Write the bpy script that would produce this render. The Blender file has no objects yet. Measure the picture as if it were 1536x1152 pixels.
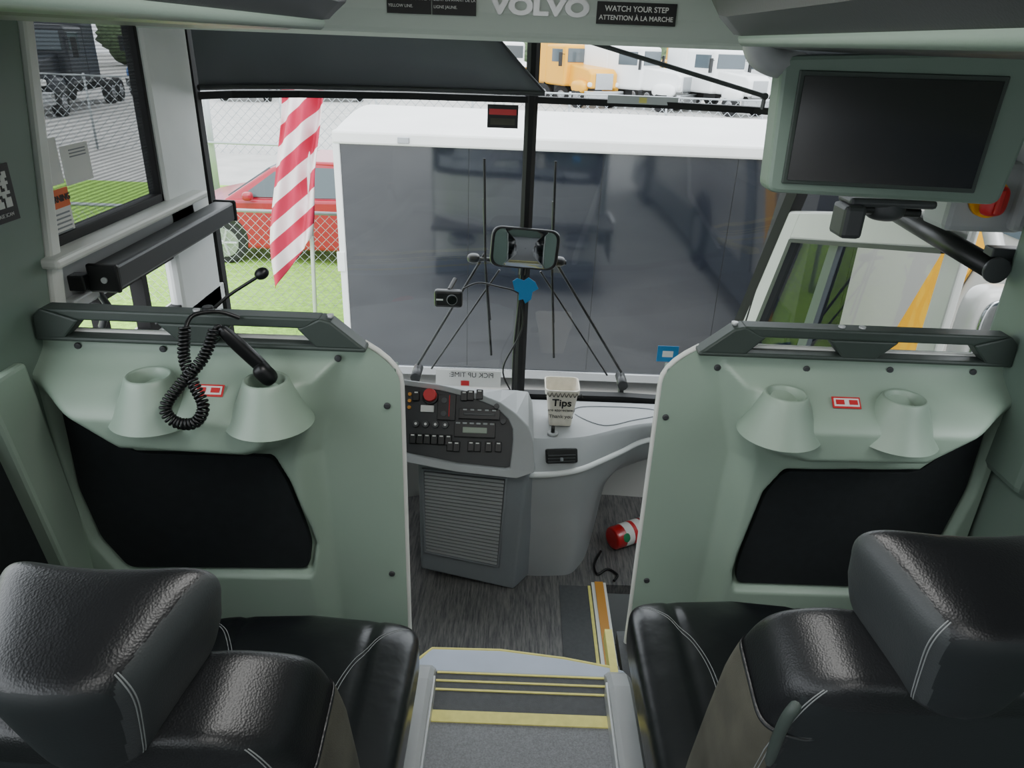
import bpy, bmesh, math, random
from mathutils import Vector, Matrix, Euler
random.seed(4)
C=bpy.context.collection
R=math.radians
# ---------------------------------------------------------------- materials
def srgb(h):
    h=h.lstrip('#'); c=[int(h[i:i+2],16)/255 for i in (0,2,4)]
    return tuple((x/12.92 if x<=.04045 else ((x+.055)/1.055)**2.4) for x in c)+(1,)
def mat(name,col,rough=.5,metal=0,bump=0,bscale=200,btype='noise',var=0,vscale=8,coat=0,emit=0,spec=.5,dist=.002,ior=1.5):
    m=bpy.data.materials.new(name); m.use_nodes=True; nt=m.node_tree; b=nt.nodes['Principled BSDF']
    c=srgb(col) if isinstance(col,str) else tuple(col)+(1,)
    b.inputs['Base Color'].default_value=c; b.inputs['IOR'].default_value=ior
    b.inputs['Roughness'].default_value=rough; b.inputs['Metallic'].default_value=metal
    b.inputs['Coat Weight'].default_value=coat; b.inputs['Specular IOR Level'].default_value=spec
    if emit:
        b.inputs['Emission Color'].default_value=c; b.inputs['Emission Strength'].default_value=emit
    tc=nt.nodes.new('ShaderNodeTexCoord')
    if var:
        n=nt.nodes.new('ShaderNodeTexNoise'); n.inputs['Scale'].default_value=vscale; n.inputs['Detail'].default_value=6
        nt.links.new(tc.outputs['Object'],n.inputs['Vector'])
        r=nt.nodes.new('ShaderNodeMapRange'); r.inputs[1].default_value=.3; r.inputs[2].default_value=.7
        r.inputs[3].default_value=1-var; r.inputs[4].default_value=1+var
        nt.links.new(n.outputs[0],r.inputs[0])
        mx=nt.nodes.new('ShaderNodeVectorMath'); mx.operation='SCALE'; mx.inputs[0].default_value=c[:3]
        nt.links.new(r.outputs[0],mx.inputs['Scale']); nt.links.new(mx.outputs[0],b.inputs['Base Color'])
    if bump:
        if btype=='noise':
            n=nt.nodes.new('ShaderNodeTexNoise'); n.inputs['Detail'].default_value=(0 if bscale<3 else 3); out=n.outputs[0]
        else:
            n=nt.nodes.new('ShaderNodeTexVoronoi'); out=n.outputs['Distance']
        n.inputs['Scale'].default_value=bscale
        nt.links.new(tc.outputs['Object'],n.inputs['Vector'])
        bp=nt.nodes.new('ShaderNodeBump'); bp.inputs['Strength'].default_value=bump; bp.inputs['Distance'].default_value=dist
        nt.links.new(out,bp.inputs['Height']); nt.links.new(bp.outputs[0],b.inputs['Normal'])
    return m
def stretch_mat(name,c1,c2,scale,vec,rough=.6,bump=.2):
    m=bpy.data.materials.new(name); m.use_nodes=True; nt=m.node_tree; b=nt.nodes['Principled BSDF']
    tc=nt.nodes.new('ShaderNodeTexCoord'); mp=nt.nodes.new('ShaderNodeMapping'); mp.inputs['Scale'].default_value=vec
    n=nt.nodes.new('ShaderNodeTexNoise'); n.inputs['Scale'].default_value=scale; n.inputs['Detail'].default_value=8; n.inputs['Roughness'].default_value=.65
    cr=nt.nodes.new('ShaderNodeValToRGB'); cr.color_ramp.elements[0].position=.35; cr.color_ramp.elements[1].position=.65
    cr.color_ramp.elements[0].color=srgb(c1); cr.color_ramp.elements[1].color=srgb(c2)
    nt.links.new(tc.outputs['Object'],mp.inputs[0]); nt.links.new(mp.outputs[0],n.inputs['Vector']); nt.links.new(n.outputs[0],cr.inputs[0])
    nt.links.new(cr.outputs[0],b.inputs['Base Color']); b.inputs['Roughness'].default_value=rough
    bp=nt.nodes.new('ShaderNodeBump'); bp.inputs['Strength'].default_value=bump; bp.inputs['Distance'].default_value=.003
    nt.links.new(n.outputs[0],bp.inputs['Height']); nt.links.new(bp.outputs[0],b.inputs['Normal'])
    return m
def glass_mat(name,tint=(1,1,1),refl=.05,rough=.02):
    m=bpy.data.materials.new(name); m.use_nodes=True; nt=m.node_tree; nt.nodes.clear()
    t=nt.nodes.new('ShaderNodeBsdfTransparent'); t.inputs[0].default_value=tuple(tint)+(1,)
    g=nt.nodes.new('ShaderNodeBsdfGlossy'); g.inputs['Roughness'].default_value=rough
    mx=nt.nodes.new('ShaderNodeMixShader'); mx.inputs[0].default_value=refl
    o=nt.nodes.new('ShaderNodeOutputMaterial')
    nt.links.new(t.outputs[0],mx.inputs[1]); nt.links.new(g.outputs[0],mx.inputs[2]); nt.links.new(mx.outputs[0],o.inputs[0])
    return m
M={}
M['sage']=mat('sage_plastic','#93a797',.40,bump=.12,bscale=500,var=.04,vscale=3)
M['sage2']=mat('sage_plastic_dark','#6f8176',.5,bump=.1,bscale=400)
M['sage_pale']=mat('pale_sage_plastic','#b3beb5',.45,bump=.08,bscale=400)
M['felt']=mat('black_felt_panel','#12181a',.85,bump=.3,bscale=900,var=.2,vscale=40)
M['rail']=mat('charcoal_green_plastic','#38423d',.5,bump=.1,bscale=600)
M['cream']=mat('cream_plastic','#dcded8',.4,var=.03)
M['white']=mat('white_plastic','#e4e7e6',.4,var=.03)
M['lgrey']=mat('light_grey_plastic','#9c9fa0',.5,bump=.15,bscale=700,var=.03)
M['mgrey']=mat('mid_grey_plastic','#808488',.5,bump=.15,bscale=700,var=.03)
M['dgrey']=mat('dark_grey_plastic','#3b3d3f',.45,bump=.1,bscale=400)
M['bin']=mat('bin_grey_plastic','#25282a',.38,bump=.1,bscale=300)
M['black']=mat('black_plastic','#101112',.4)
M['rubber']=mat('black_rubber','#0c0c0d',.7)
M['panel']=mat('instrument_black','#26292c',.45,bump=.1,bscale=500)
M['leather']=mat('black_leather','#131517',.38,bump=.22,bscale=380,btype='vor',var=.12,vscale=6,dist=.0012)
M['wing']=mat('grey_leather','#323637',.5,bump=.2,bscale=420,btype='vor',dist=.001)
M['leather_s']=mat('smooth_black_leather','#141618',.28,bump=.25,bscale=14,var=.1,dist=.008)
M['shell']=mat('seat_back_shell','#11181a',.6,bump=.1,bscale=300)
M['taupe']=mat('taupe_side_fabric','#45443a',.75,bump=.3,bscale=500,var=.4,vscale=9)
M['stitch']=mat('grey_stitching','#7c8080',.7)
M['screen']=mat('black_screen','#050608',.15)
M['floor_wood']=stretch_mat('grey_woodgrain_vinyl','#414245','#787673',22,(6,.5,1),.5,.2)
M['floor_aisle']=mat('grey_speckled_vinyl','#7b7d80',.7,bump=.5,bscale=500,var=.22,vscale=220)
M['mat']=mat('dark_ribbed_rubber','#4c4e50',.75,bump=.5,bscale=400,var=.1,vscale=60)
M['yellow']=mat('yellow_tape','#dcd57a',.6,bump=.2,bscale=300,var=.08,vscale=40)
M['bluegrey']=mat('bluegrey_vinyl','#aab4c4',.5,var=.05)
M['orange']=mat('orange_strip','#c68a33',.5)
M['red']=mat('red_paint','#b01419',.3,coat=.5)
M['redbtn']=mat('red_button','#c2262a',.4)
M['carred']=mat('red_car_paint','#a10c2a',.3,coat=.4)
M['carglass']=mat('car_glass','#4c565c',.08)
M['tyre']=mat('tyre','#1a1a1b',.8)
M['alloy']=mat('alloy_wheel','#9a9ca0',.35,metal=.7)
M['chrome']=mat('chrome','#b5b8bb',.2,metal=1)
M['steel']=mat('galvanised_steel','#a5abae',.45,metal=.4)
M['grass']=mat('grass','#8fbf48',.9,bump=.8,bscale=30,var=.3,vscale=14,dist=.05)
M['asphalt']=mat('pavement','#b5b4b0',.85,var=.12,vscale=1.5,bump=.3,bscale=40,dist=.01)
M['trailer']=mat('dark_charcoal_siding','#1b1f27',.06,var=.12,vscale=1.2,bump=.25,bscale=1.2,dist=.03,ior=1.9)
M['trwhite']=mat('white_trailer_roof','#e9e9e7',.5,var=.05,vscale=2)
M['coachw']=mat('coach_white_paint','#c6c6c2',.25,coat=.4)
M['coachb']=mat('coach_warm_grey_paint','#a7a5a0',.25,coat=.4,var=.06,vscale=1)
M['coachg']=mat('coach_grey_paint','#5f656a',.3)
M['truckyellow']=mat('truck_yellow','#e5a51e',.3)
M['truckwhite']=mat('truck_white','#e8eaea',.3)
M['truckblue']=mat('truck_blue','#3a6aa6',.3)
M['truckdark']=mat('truck_charcoal','#2c2f35',.3)
M['shade']=mat('shade_fabric','#77797f',.8,bump=.3,bscale=900)
M['glass']=glass_mat('clear_glass',(.95,.965,.965),.04)
M['tint']=glass_mat('tinted_glass',(.72,.74,.74),.05)
M['mirror']=mat('mirror_glass','#a9adb0',.04,metal=1)
M['paper']=mat('paper_label','#dcdcd8',.6)
M['ink']=mat('black_ink','#1c1c1c',.6)
M['orangelabel']=mat('orange_label','#e0641e',.6)
M['green']=mat('green_label','#157a4c',.5)
M['blue']=mat('blue_label','#2d7fb5',.5)
M['flagwhite']=mat('flag_white','#f0eaee',.8,var=.03)
M['fillglow']=mat('lamp_diffuser','#ffffff',.5,emit=3)  # emission for the added cabin fill panels
M['lcd']=mat('radio_display','#8f9b8c',.4)
M['silver']=mat('silver_plastic','#b9bcbd',.35,metal=.3)
def screen_mat():
    m=bpy.data.materials.new('woven_sunscreen'); m.use_nodes=True; nt=m.node_tree; nt.nodes.clear()
    tc=nt.nodes.new('ShaderNodeTexCoord'); w=nt.nodes.new('ShaderNodeTexWave'); w.bands_direction='Z'; w.inputs['Scale'].default_value=35
    nt.links.new(tc.outputs['Object'],w.inputs['Vector'])
    r=nt.nodes.new('ShaderNodeMapRange'); r.inputs[3].default_value=.70; r.inputs[4].default_value=.86
    nt.links.new(w.outputs[1],r.inputs[0])
    t=nt.nodes.new('ShaderNodeBsdfTransparent'); d=nt.nodes.new('ShaderNodeBsdfDiffuse'); d.inputs[0].default_value=(.05,.055,.06,1)
    mx=nt.nodes.new('ShaderNodeMixShader'); o=nt.nodes.new('ShaderNodeOutputMaterial')
    nt.links.new(r.outputs[0],mx.inputs[0]); nt.links.new(t.outputs[0],mx.inputs[1]); nt.links.new(d.outputs[0],mx.inputs[2]); nt.links.new(mx.outputs[0],o.inputs[0])
    return m
M['screenmesh']=screen_mat()
def mm(k): return M[k] if isinstance(k,str) else k
# ---------------------------------------------------------------- geometry helpers
def new(name,verts,faces,m,smooth=False,bevel=0,bseg=2,sub=0,solid=0,soff=0):
    me=bpy.data.meshes.new(name); me.from_pydata([tuple(v) for v in verts],[],faces); me.update()
    ms=m if isinstance(m,(list,tuple)) else [m]
    for k in ms: me.materials.append(mm(k))
    if smooth:
        for p in me.polygons: p.use_smooth=True
    o=bpy.data.objects.new(name,me); C.objects.link(o)
    if solid:
        s=o.modifiers.new('s','SOLIDIFY'); s.thickness=solid; s.offset=soff
    if bevel:
        b=o.modifiers.new('b','BEVEL'); b.width=bevel; b.segments=bseg; b.limit_method='ANGLE'; b.angle_limit=R(35)
    if sub:
        s=o.modifiers.new('u','SUBSURF'); s.levels=sub; s.render_levels=sub
    return o
def box(name,xr,yr,zr,m,bevel=0,rot=None,bseg=2):
    cx,cy,cz=[(a[0]+a[1])/2 for a in (xr,yr,zr)]
    hx,hy,hz=[(a[1]-a[0])/2 for a in (xr,yr,zr)]
    v=[(sx*hx,sy*hy,sz*hz) for sx in (-1,1) for sy in (-1,1) for sz in (-1,1)]
    f=[(0,1,3,2),(4,6,7,5),(0,4,5,1),(2,3,7,6),(0,2,6,4),(1,5,7,3)]
    o=new(name,v,f,m,bevel=bevel,bseg=bseg)
    o.location=(cx,cy,cz)
    if rot: o.rotation_euler=rot
    return o
def fixn(o):
    bm=bmesh.new(); bm.from_mesh(o.data); bmesh.ops.recalc_face_normals(bm,faces=bm.faces); bm.to_mesh(o.data); bm.free()
def prism(name,pts,axis,a0,a1,m,bevel=0,bseg=2):
    n=len(pts)
    def P(p,a):
        return {'y':(p[0],a,p[1]),'x':(a,p[0],p[1]),'z':(p[0],p[1],a)}[axis]
    v=[P(p,a0) for p in pts]+[P(p,a1) for p in pts]
    f=[tuple(range(n)),tuple(range(2*n-1,n-1,-1))]+[(i,i+n,(i+1)%n+n,(i+1)%n) for i in range(n)]
    o=new(name,v,f,m,bevel=bevel,bseg=bseg); fixn(o)
    return o
def tube(name,pts,r,m,cyclic=False,res=3):
    c=bpy.data.curves.new(name,'CURVE'); c.dimensions='3D'; c.bevel_depth=r; c.bevel_resolution=res; c.use_fill_caps=True
    s=c.splines.new('POLY'); s.points.add(len(pts)-1)
    for p,q in zip(s.points,pts): p.co=(*q,1)
    s.use_cyclic_u=cyclic
    c.materials.append(mm(m)); o=bpy.data.objects.new(name,c); C.objects.link(o); return o
def cyl(name,p0,p1,r0,r1,m,n=32,cap=True,bevel=0):
    p0=Vector(p0);p1=Vector(p1); d=(p1-p0); q=d.to_track_quat('Z','Y'); L=d.length
    v=[];f=[]
    for k,(r,z) in enumerate(((r0,0),(r1,L))):
        for i in range(n):
            a=2*math.pi*i/n; v.append(p0+q@Vector((r*math.cos(a),r*math.sin(a),z)))
    f=[(i,(i+1)%n,(i+1)%n+n,i+n) for i in range(n)]
    if cap: f+= [tuple(range(n-1,-1,-1)),tuple(range(n,2*n))]
    o=new(name,v,f,m,bevel=bevel)
    for p in o.data.polygons:
        if len(p.vertices)==4: p.use_smooth=True
    return o
def revolve(name,prof,loc,m,n=32,axis=(0,0,1)):
    q=Vector(axis).to_track_quat('Z','Y'); v=[];f=[]; L=Vector(loc)
    for r,z in prof:
        for i in range(n):
            a=2*math.pi*i/n; v.append(L+q@Vector((r*math.cos(a),r*math.sin(a),z)))
    for k in range(len(prof)-1):
        for i in range(n):
            f.append((k*n+i,k*n+(i+1)%n,(k+1)*n+(i+1)%n,(k+1)*n+i))
    return new(name,v,f,m,smooth=True)
def loft(name,rings,m,closed=False,smooth=True,cap=False,solid=0,bevel=0,sub=0,soff=0):
    n=len(rings[0]); v=[p for r in rings for p in r]; f=[]
    for k in range(len(rings)-1):
        for i in range(n if closed else n-1):
            j=(i+1)%n; f.append((k*n+i,k*n+j,(k+1)*n+j,(k+1)*n+i))
    if cap: f+=[tuple(range(n-1,-1,-1)),tuple(range((len(rings)-1)*n,len(rings)*n))]
    o=new(name,v,f,m,smooth=smooth,solid=solid,bevel=bevel,sub=sub,soff=soff); fixn(o)
    return o
def cr(pts,n=6,cyclic=False):
    out=[];N=len(pts)
    P=[Vector(p) for p in pts]
    for i in range(N if cyclic else N-1):
        if cyclic: a,b,c,d=P[(i-1)%N],P[i],P[(i+1)%N],P[(i+2)%N]
        else: a,b,c,d=P[max(i-1,0)],P[i],P[i+1],P[min(i+2,N-1)]
        for k in range(n):
            t=k/n; out.append(.5*((2*b)+(c-a)*t+(2*a-5*b+4*c-d)*t*t+(3*b-a-3*c+d)*t**3))
    if not cyclic: out.append(P[-1])
    return [tuple(p) for p in out]
def sev(h,e,fn,t,ph):
    def sp(x,p): return math.copysign(abs(x)**p,x)
    p=Vector((h[0]*sp(math.cos(ph),e[1])*sp(math.cos(t),e[0]),h[1]*sp(math.cos(ph),e[1])*sp(math.sin(t),e[0]),h[2]*sp(math.sin(ph),e[1])))
    return Vector(fn(p)) if fn else p
def superell(name,h,e,m,fn=None,loc=(0,0,0),rot=(0,0,0),nu=64,nv=40,ms=None):
    v=[];f=[]
    for j in range(nv+1):
        ph=-math.pi/2+math.pi*j/nv
        for i in range(nu): v.append(sev(h,e,fn,2*math.pi*i/nu,ph))
    for j in range(nv):
        for i in range(nu):
            k=(i+1)%nu; f.append((j*nu+i,j*nu+k,(j+1)*nu+k,(j+1)*nu+i))
    o=new(name,v,f,m,smooth=True); o.location=loc; o.rotation_euler=rot
    if ms:
        for p in o.data.polygons: p.material_index=ms(p)
    return o
def seam(name,h,e,fn,loc,rot,path,r=.0016,m='stitch',n=60):
    E=Euler(rot).to_matrix(); pts=[]
    path=cr([(a,b,0) for a,b in path],max(2,n//len(path)))
    for a,b,_ in path:
        pts.append(tuple(Vector(loc)+E@(sev(h,e,fn,a,b))))
    return tube(name,pts,r,m,res=2)
def text(name,body,size,loc,m,rot=(R(90),0,0),ext=.0005,align='CENTER',sx=1,bold=0):
    c=bpy.data.curves.new(name,'FONT'); c.body=body; c.size=size; c.extrude=ext; c.align_x=align; c.align_y='CENTER'; c.offset=bold
    c.materials.append(mm(m)); o=bpy.data.objects.new(name,c); C.objects.link(o); o.location=loc; o.rotation_euler=rot; o.scale=(sx,1,1); return o
def group(name,parts,origin=None):
    bpy.context.view_layer.update()
    mn=Vector((1e9,)*3);mx=Vector((-1e9,)*3)
    for o in parts:
        for c in o.bound_box:
            p=o.matrix_world@Vector(c)
            for i in range(3): mn[i]=min(mn[i],p[i]);mx[i]=max(mx[i],p[i])
    e=bpy.data.objects.new(name,None); C.objects.link(e); e.empty_display_size=.05
    e.location=origin or ((mn.x+mx.x)/2,(mn.y+mx.y)/2,mn.z)
    T=Matrix.Translation(-Vector(e.location))
    for o in parts:
        if o.parent is None:
            o.parent=e; o.matrix_parent_inverse=T
    return e
def sstep(t): t=max(0,min(1,t)); return t*t*(3-2*t)
def sdf(p,poly):
    x,y=p; d=1e9; inside=False; n=len(poly)
    for i in range(n):
        x1,y1=poly[i];x2,y2=poly[(i+1)%n]
        ex,ey=x2-x1,y2-y1; wx,wy=x-x1,y-y1
        t=max(0,min(1,(wx*ex+wy*ey)/(ex*ex+ey*ey)))
        d=min(d,(wx-ex*t)**2+(wy-ey*t)**2)
        if (y1>y)!=(y2>y) and x<(x2-x1)*(y-y1)/(y2-y1)+x1: inside=not inside
    d=math.sqrt(d); return d if inside else -d
def roundpoly(pts,r=.03,n=5):
    out=[];N=len(pts)
    for i in range(N):
        a,b,c=Vector(pts[i-1]),Vector(pts[i]),Vector(pts[(i+1)%N])
        u=(a-b);w=(c-b); rr=min(r,u.length*.45,w.length*.45); p=b+u.normalized()*rr; q=b+w.normalized()*rr
        for k in range(n+1):
            t=k/n; out.append(tuple((1-t)**2*p+2*t*(1-t)*b+t*t*q))
    return out
# ================================================================= PARTITIONS
PL=[(1.4,.97),(.45,.97),(.485,.82),(.52,.70),(.495,-.2),(1.4,-.2)]
SHL=[(1.35,1.2),(.50,1.2),(.535,.80),(.60,.735),(.655,.715),(.965,.722),(1.0,.745),(1.35,1.0)]
def pdepth(u,z):
    d=.055*sstep(sdf((u,z),PL)/.065)
    d+=.105*sstep(sdf((u,z),SHL)/.065)*sstep((.935-z)/.09)
    return d
def partition(s,Yp,dz,rec,cups,cupz,screws):
    parts=[]
    N=160; rows=[]
    rz=[(a,b-dz) for a,b in rec]
    for j in range(N+1):
        z=-.02+ (1.014)*j/N
        ui=.325+.09*(max(0,z-.89)/.104)**2
        row=[]
        for i in range(N+1):
            u=ui+(1.185-ui)*i/N
            d=pdepth(u,z)
            sr=sdf((u,z),rz)
            if sr>-.03: d=min(d,.065)-.035*sstep((sr+.02)/.016)
            row.append((s*u,Yp-d,z+dz))
        rows.append(row)
    parts.append(loft('moulded_panel',rows,'sage',smooth=True))
    parts.append(box('panel_core',tuple(sorted((s*.335,s*1.185))),(Yp+.004,Yp+.05),(-.02+dz,.93+dz),'sage2',.004))
    parts.append(box('panel_core_top',tuple(sorted((s*.43,s*1.185))),(Yp+.004,Yp+.05),(.90+dz,.99+dz),'sage2',.004))
    rp=roundpoly([(s*a,b) for a,b in rec],.022)
    parts.append(prism('felt_insert',rp,'y',Yp-.038,Yp+.0,'felt',.004))
    pts=[(s*.324,Yp+.015,dz+0.0),(s*.324,Yp+.015,.885+dz)]+[(s*(.324+.09*(t/.104)**2),Yp+.015,.89+t+dz) for t in (.02,.04,.06,.08,.1)]+[(s*.47,Yp+.015,.996+dz),(s*1.17,Yp+.015,.992+dz)]
    parts.append(tube('edge_trim',pts,.0075,'cream'))
    z0=dz
    polys=[[(1.165,.985),(1.16,1.045),(1.14,1.062),(1.055,1.036),(1.098,.99)],
           [(1.14,1.062),(.50,1.062),(.535,1.036),(1.055,1.036)],
           [(.878,1.037),(.706,1.037),(.748,.99),(.830,.99)],
           [(.555,1.036),(.50,1.062),(.475,1.055),(.398,.99),(.512,.99)],
           [(1.165,.982),(1.165,.994),(.398,.994),(.398,.982)]]
    for k,p in enumerate(polys):
        parts.append(prism('top_rail_%d'%k,[(s*a,b+z0) for a,b in p],'y',Yp-.03,Yp+.02,'rail',.005))
    for k,a in enumerate((.79,.74,.48)):
        parts.append(cyl('rail_bolt_%d'%k,(s*a,Yp-.005,1.058+z0),(s*a,Yp-.005,1.066+z0),.008,.008,'silver',12))
    for k,u in enumerate(cups):
        cy=Yp-.105
        parts.append(revolve('cup_holder_%d'%k,[(.100,-.105),(.082,-.075),(.068,-.045),(.056,-.015),(.051,-.002),(.047,.002),(.042,-.002),(.039,-.025),(.036,-.042)],(s*u,cy,cupz),'sage',n=40))
        parts.append(cyl('cup_well_%d'%k,(s*u,cy,cupz-.042),(s*u,cy,cupz-.036),.040,.040,'sage2',24))
    for k,(a,b) in enumerate(screws):
        d=pdepth(a,b-dz)
        parts.append(revolve('screw_%d'%k,[(.0085,0),(.0085,.003),(.006,.005),(.0,.003)],(s*a,Yp-d-.001,b),'dgrey',12,axis=(0,-1,0)))
    return parts
recL=[(1.14,.838),(.98,.692),(.643,.697),(.612,.626),(.577,.49),(.568,.431),(.58,.355),(1.065,.335),(1.12,.431),(1.147,.587)]
recR=[(1.147,.814),(1.01,.67),(.665,.657),(.63,.597),(.597,.392),(.593,.334),(.6,.288),(1.025,.29),(1.122,.451),(1.15,.627)]
scL=[(1.086,.962),(.884,.962),(.681,.962),(.469,.957),(.358,.833),(.364,.317)]
scR=[(.457,.93),(.674,.94),(.882,.944),(1.089,.946),(.345,.785),(.356,.253)]
def label(x,y,z,name):
    e=(R(-50),0,0); n=Vector((0,-math.cos(R(50)),math.sin(R(50))))
    out=[]
    for nm,w,h,o_,m,dx in (('plate',.068,.030,0,'redbtn',0),('white',.060,.021,.0016,'paper',0),('icon_a',.020,.012,.0032,'redbtn',-.016),('icon_b',.020,.012,.0032,'redbtn',.016)):
        b=box(name+'_'+nm,(-w/2,w/2),(-.0008,.0008),(-h/2,h/2),m); b.location=Vector((x+dx,y,z))+n*o_; b.rotation_euler=e; out.append(b)
    return out
pl=partition(-1,1.6,0,recL,[.876,.611],.940,scL)
group('bulkhead_partition',pl+label(-.749,1.506,.902,'label'))
pr=partition(1,1.69,-.012,recR,[.600,.882],.914,scR)
group('bulkhead_partition',pr+label(.751,1.594,.891,'label'))
# ---- intercom handset with coiled cord
path=cr([(-.768,1.48,1.065),(-.768,1.455,1.005),(-.745,1.43,.955),(-.722,1.41,.91),(-.742,1.40,.875),(-.784,1.40,.875),(-.800,1.40,.91),(-.77,1.425,.955),(-.727,1.455,1.005),(-.707,1.49,1.06)],24)
V=[Vector(p) for p in path]; hel=[]
cum=[0]
for a,b in zip(V,V[1:]): cum.append(cum[-1]+(b-a).length)
tot=cum[-1]; npt=int(tot/.0085*14); k=0
for i in range(npt+1):
    s_=tot*i/npt
    while k<len(cum)-2 and cum[k+1]<s_: k+=1
    t=(s_-cum[k])/max(1e-9,cum[k+1]-cum[k]); p=V[k].lerp(V[k+1],t); d=(V[k+1]-V[k]).normalized()
    n1=d.cross(Vector((0,1,0))).normalized(); n2=d.cross(n1)
    ang=2*math.pi*s_/.0085
    hel.append(tuple(p+n1*.0105*math.cos(ang)+n2*.0105*math.sin(ang)))
ic=[tube('coiled_cord',hel,.0034,'black',res=1)]
ic.append(tube('cord_lead',cr([(-.768,1.48,1.06),(-.76,1.51,1.082),(-.72,1.55,1.078),(-.68,1.565,1.06)],6),.005,'black'))
ic.append(tube('cord_lead_b',cr([(-.707,1.49,1.06),(-.70,1.495,1.065),(-.69,1.50,1.05)],6),.005,'black'))
ic.append(superell('handset_body',(.015,.013,.080),(.6,.6),'black',loc=(-.650,1.505,1.0),rot=(R(8),R(-38),0)))
ic.append(superell('handset_head',(.019,.019,.028),(.7,.7),'black',loc=(-.612,1.500,.952),rot=(R(8),R(-38),0)))
group('intercom_handset',ic)
gm=[tube('gooseneck_stem',cr([(-.765,1.63,1.055),(-.73,1.65,1.085),(-.66,1.66,1.13)],6),.004,'black'),
    superell('mic_capsule',(.014,.014,.018),(1,1),'black',loc=(-.652,1.66,1.137),rot=(0,R(60),0)),
    cyl('mic_base',(-.765,1.60,1.05),(-.765,1.60,1.072),.016,.012,'black',16),
    tube('mic_joint',[(-.765,1.60,1.068),(-.765,1.63,1.055)],.005,'black')]
group('gooseneck_microphone',gm)
# ================================================================= SEATS
def seat(xc,y0,zo,side,handle=True,hw=.225):
    P=[]; rt=(R(13),0,0); pi=math.pi
    hb=(hw,.068,.315); eb=(.36,.26)
    def bk(p):
        w=1-.10*sstep((p.z-.08)/.24)
        y=p.y+(.05*(abs(p.x)/.23)**3 if p.y>0 else .012*(abs(p.x)/.23)**4)
        z=p.z-.018*sstep((abs(p.x)-.11)/.09)*(1 if p.z>.2 else 0)
        return (p.x*w,y,z)
    lb=(xc,y0+.085,.69+zo)
    def pick(p):
        c=p.center
        if side*c.x>.178 and c.z<.185: return 1
        if p.normal.y<-.6 and abs(c.x)<.17 and c.z<.27: return 2
        return 0
    P.append(superell('backrest',hb,eb,['leather','taupe','shell'],bk,lb,rt,nu=160,nv=110,ms=pick))
    for q,off in enumerate((-.79,-.73)):
        a=off if side>0 else pi-off
        P.append(seam('shoulder_seam_%d'%q,hb,eb,bk,lb,rt,[(a,k_) for k_ in (-1.2,-.6,0,.5,.8,1.0)],.0008))
    hh=(.126,.078,.084); eh=(.36,.42)
    def hr(p):
        f=sstep((p.y+.08)/.16); t=sstep((p.z+.085)/.15)
        w=(.68+.32*f)*(.72+.28*t)
        return (p.x*w,p.y+.028*(p.x/.13)**2,p.z+.008*(1-(p.x/.13)**2)*(1 if p.z>0 else 0)+.012*f*(1 if p.z>0 else 0))
    lh=(xc,y0-.012,1.048+zo)
    def pickh(p):
        if abs(p.normal.x)>.62: return 1
        if p.normal.y<-.75: return 2
        return 0
    P.append(superell('headrest',hh,eh,['leather','wing','shell'],hr,lh,rt,nu=128,nv=80,ms=pickh))
    for q,off in enumerate((-.82,-.75)):
        for w_,a in enumerate((off,pi-off)):
            P.append(seam('headrest_seam_%d_%d'%(q,w_),hh,eh,hr,lh,rt,[(a,-.9),(a,-.3),(a,.3),(a,.7),(a,.9)],.0008))
    hc=(.250,.275,.078); ec=(.20,.36)
    def cu(p):
        top=1 if p.z>0 else 0
        z=p.z+top*(.008*math.cos(p.x/.25*pi)-.012*sstep((p.y-.17)/.12)-.006*sstep(1-abs(abs(p.x)-.145)/.02))
        return (p.x,p.y,z)
    lc=(xc,y0+.43,.40)
    P.append(superell('cushion',hc,ec,'leather_s',cu,lc,(0,0,0),nu=120,nv=70))
    def top(x,y): 
        ax=(abs(x)/hc[0])**(2/ec[0])+(abs(y)/hc[1])**(2/ec[0])
        r=ax**(ec[0]/ec[1]); z=hc[2]*max(0,1-r)**(ec[1]/2)
        return Vector(cu(Vector((x,y,z+1e-5))))
    for s2 in (-1,1):
        pp=[(s2*.105,-.15),(s2*.10,0),(s2*.12,.10),(s2*.165,.19),(s2*.215,.24)]
        for q,o_ in enumerate((0,.007)):
            P.append(tube('cushion_seam_%d_%d'%(s2,q),[tuple(Vector(lc)+top(x+s2*o_,y)) for x,y,_ in cr([(a,b,0) for a,b in pp],8)],.0009,'stitch',res=1))
    P.append(box('seat_base',(xc-.20,xc+.20),(y0+.2,y0+.62),(.20,.345),'black',.02))
    P.append(box('seat_leg_a',(xc-.15,xc-.10),(y0+.3,y0+.5),(.0,.21),'dgrey',.008))
    P.append(box('seat_leg_b',(xc+.10,xc+.15),(y0+.3,y0+.5),(.0,.21),'dgrey',.008))
    if handle: P.append(tube('grab_handle',cr([(xc+side*.150,y0+.01,.93+zo),(xc+side*.17,y0-.015,.925+zo),(xc+side*.180,y0-.015,.89+zo),(xc+side*.176,y0+.005,.80+zo),(xc+side*.16,y0+.04,.74+zo)],6),.008,'rail'))
    group('bus_seat',P)
seat(-.487,.585,-.028,1,False); seat(.488,.685,-.014,-1,True,.214)
seat(-.935,.585,-.028,-1,False,.215); seat(.935,.685,-.012,1,False,.215)
for x,y in ((-.230,.955),(.234,.975)):
    group('seat_belt_buckle',[box('buckle_body',(x-.012,x+.012),(y-.03,y+.03),(.31,.352),'black',.005,(R(20),0,0)),
      box('release_button',(x-.009,x+.009),(y-.026,y+.018),(.348,.358),'redbtn',.002,(R(20),0,0)),
      tube('buckle_stalk',[(x,y-.01,.32),(x+.0,y-.06,.20)],.008,'black')])
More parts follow.
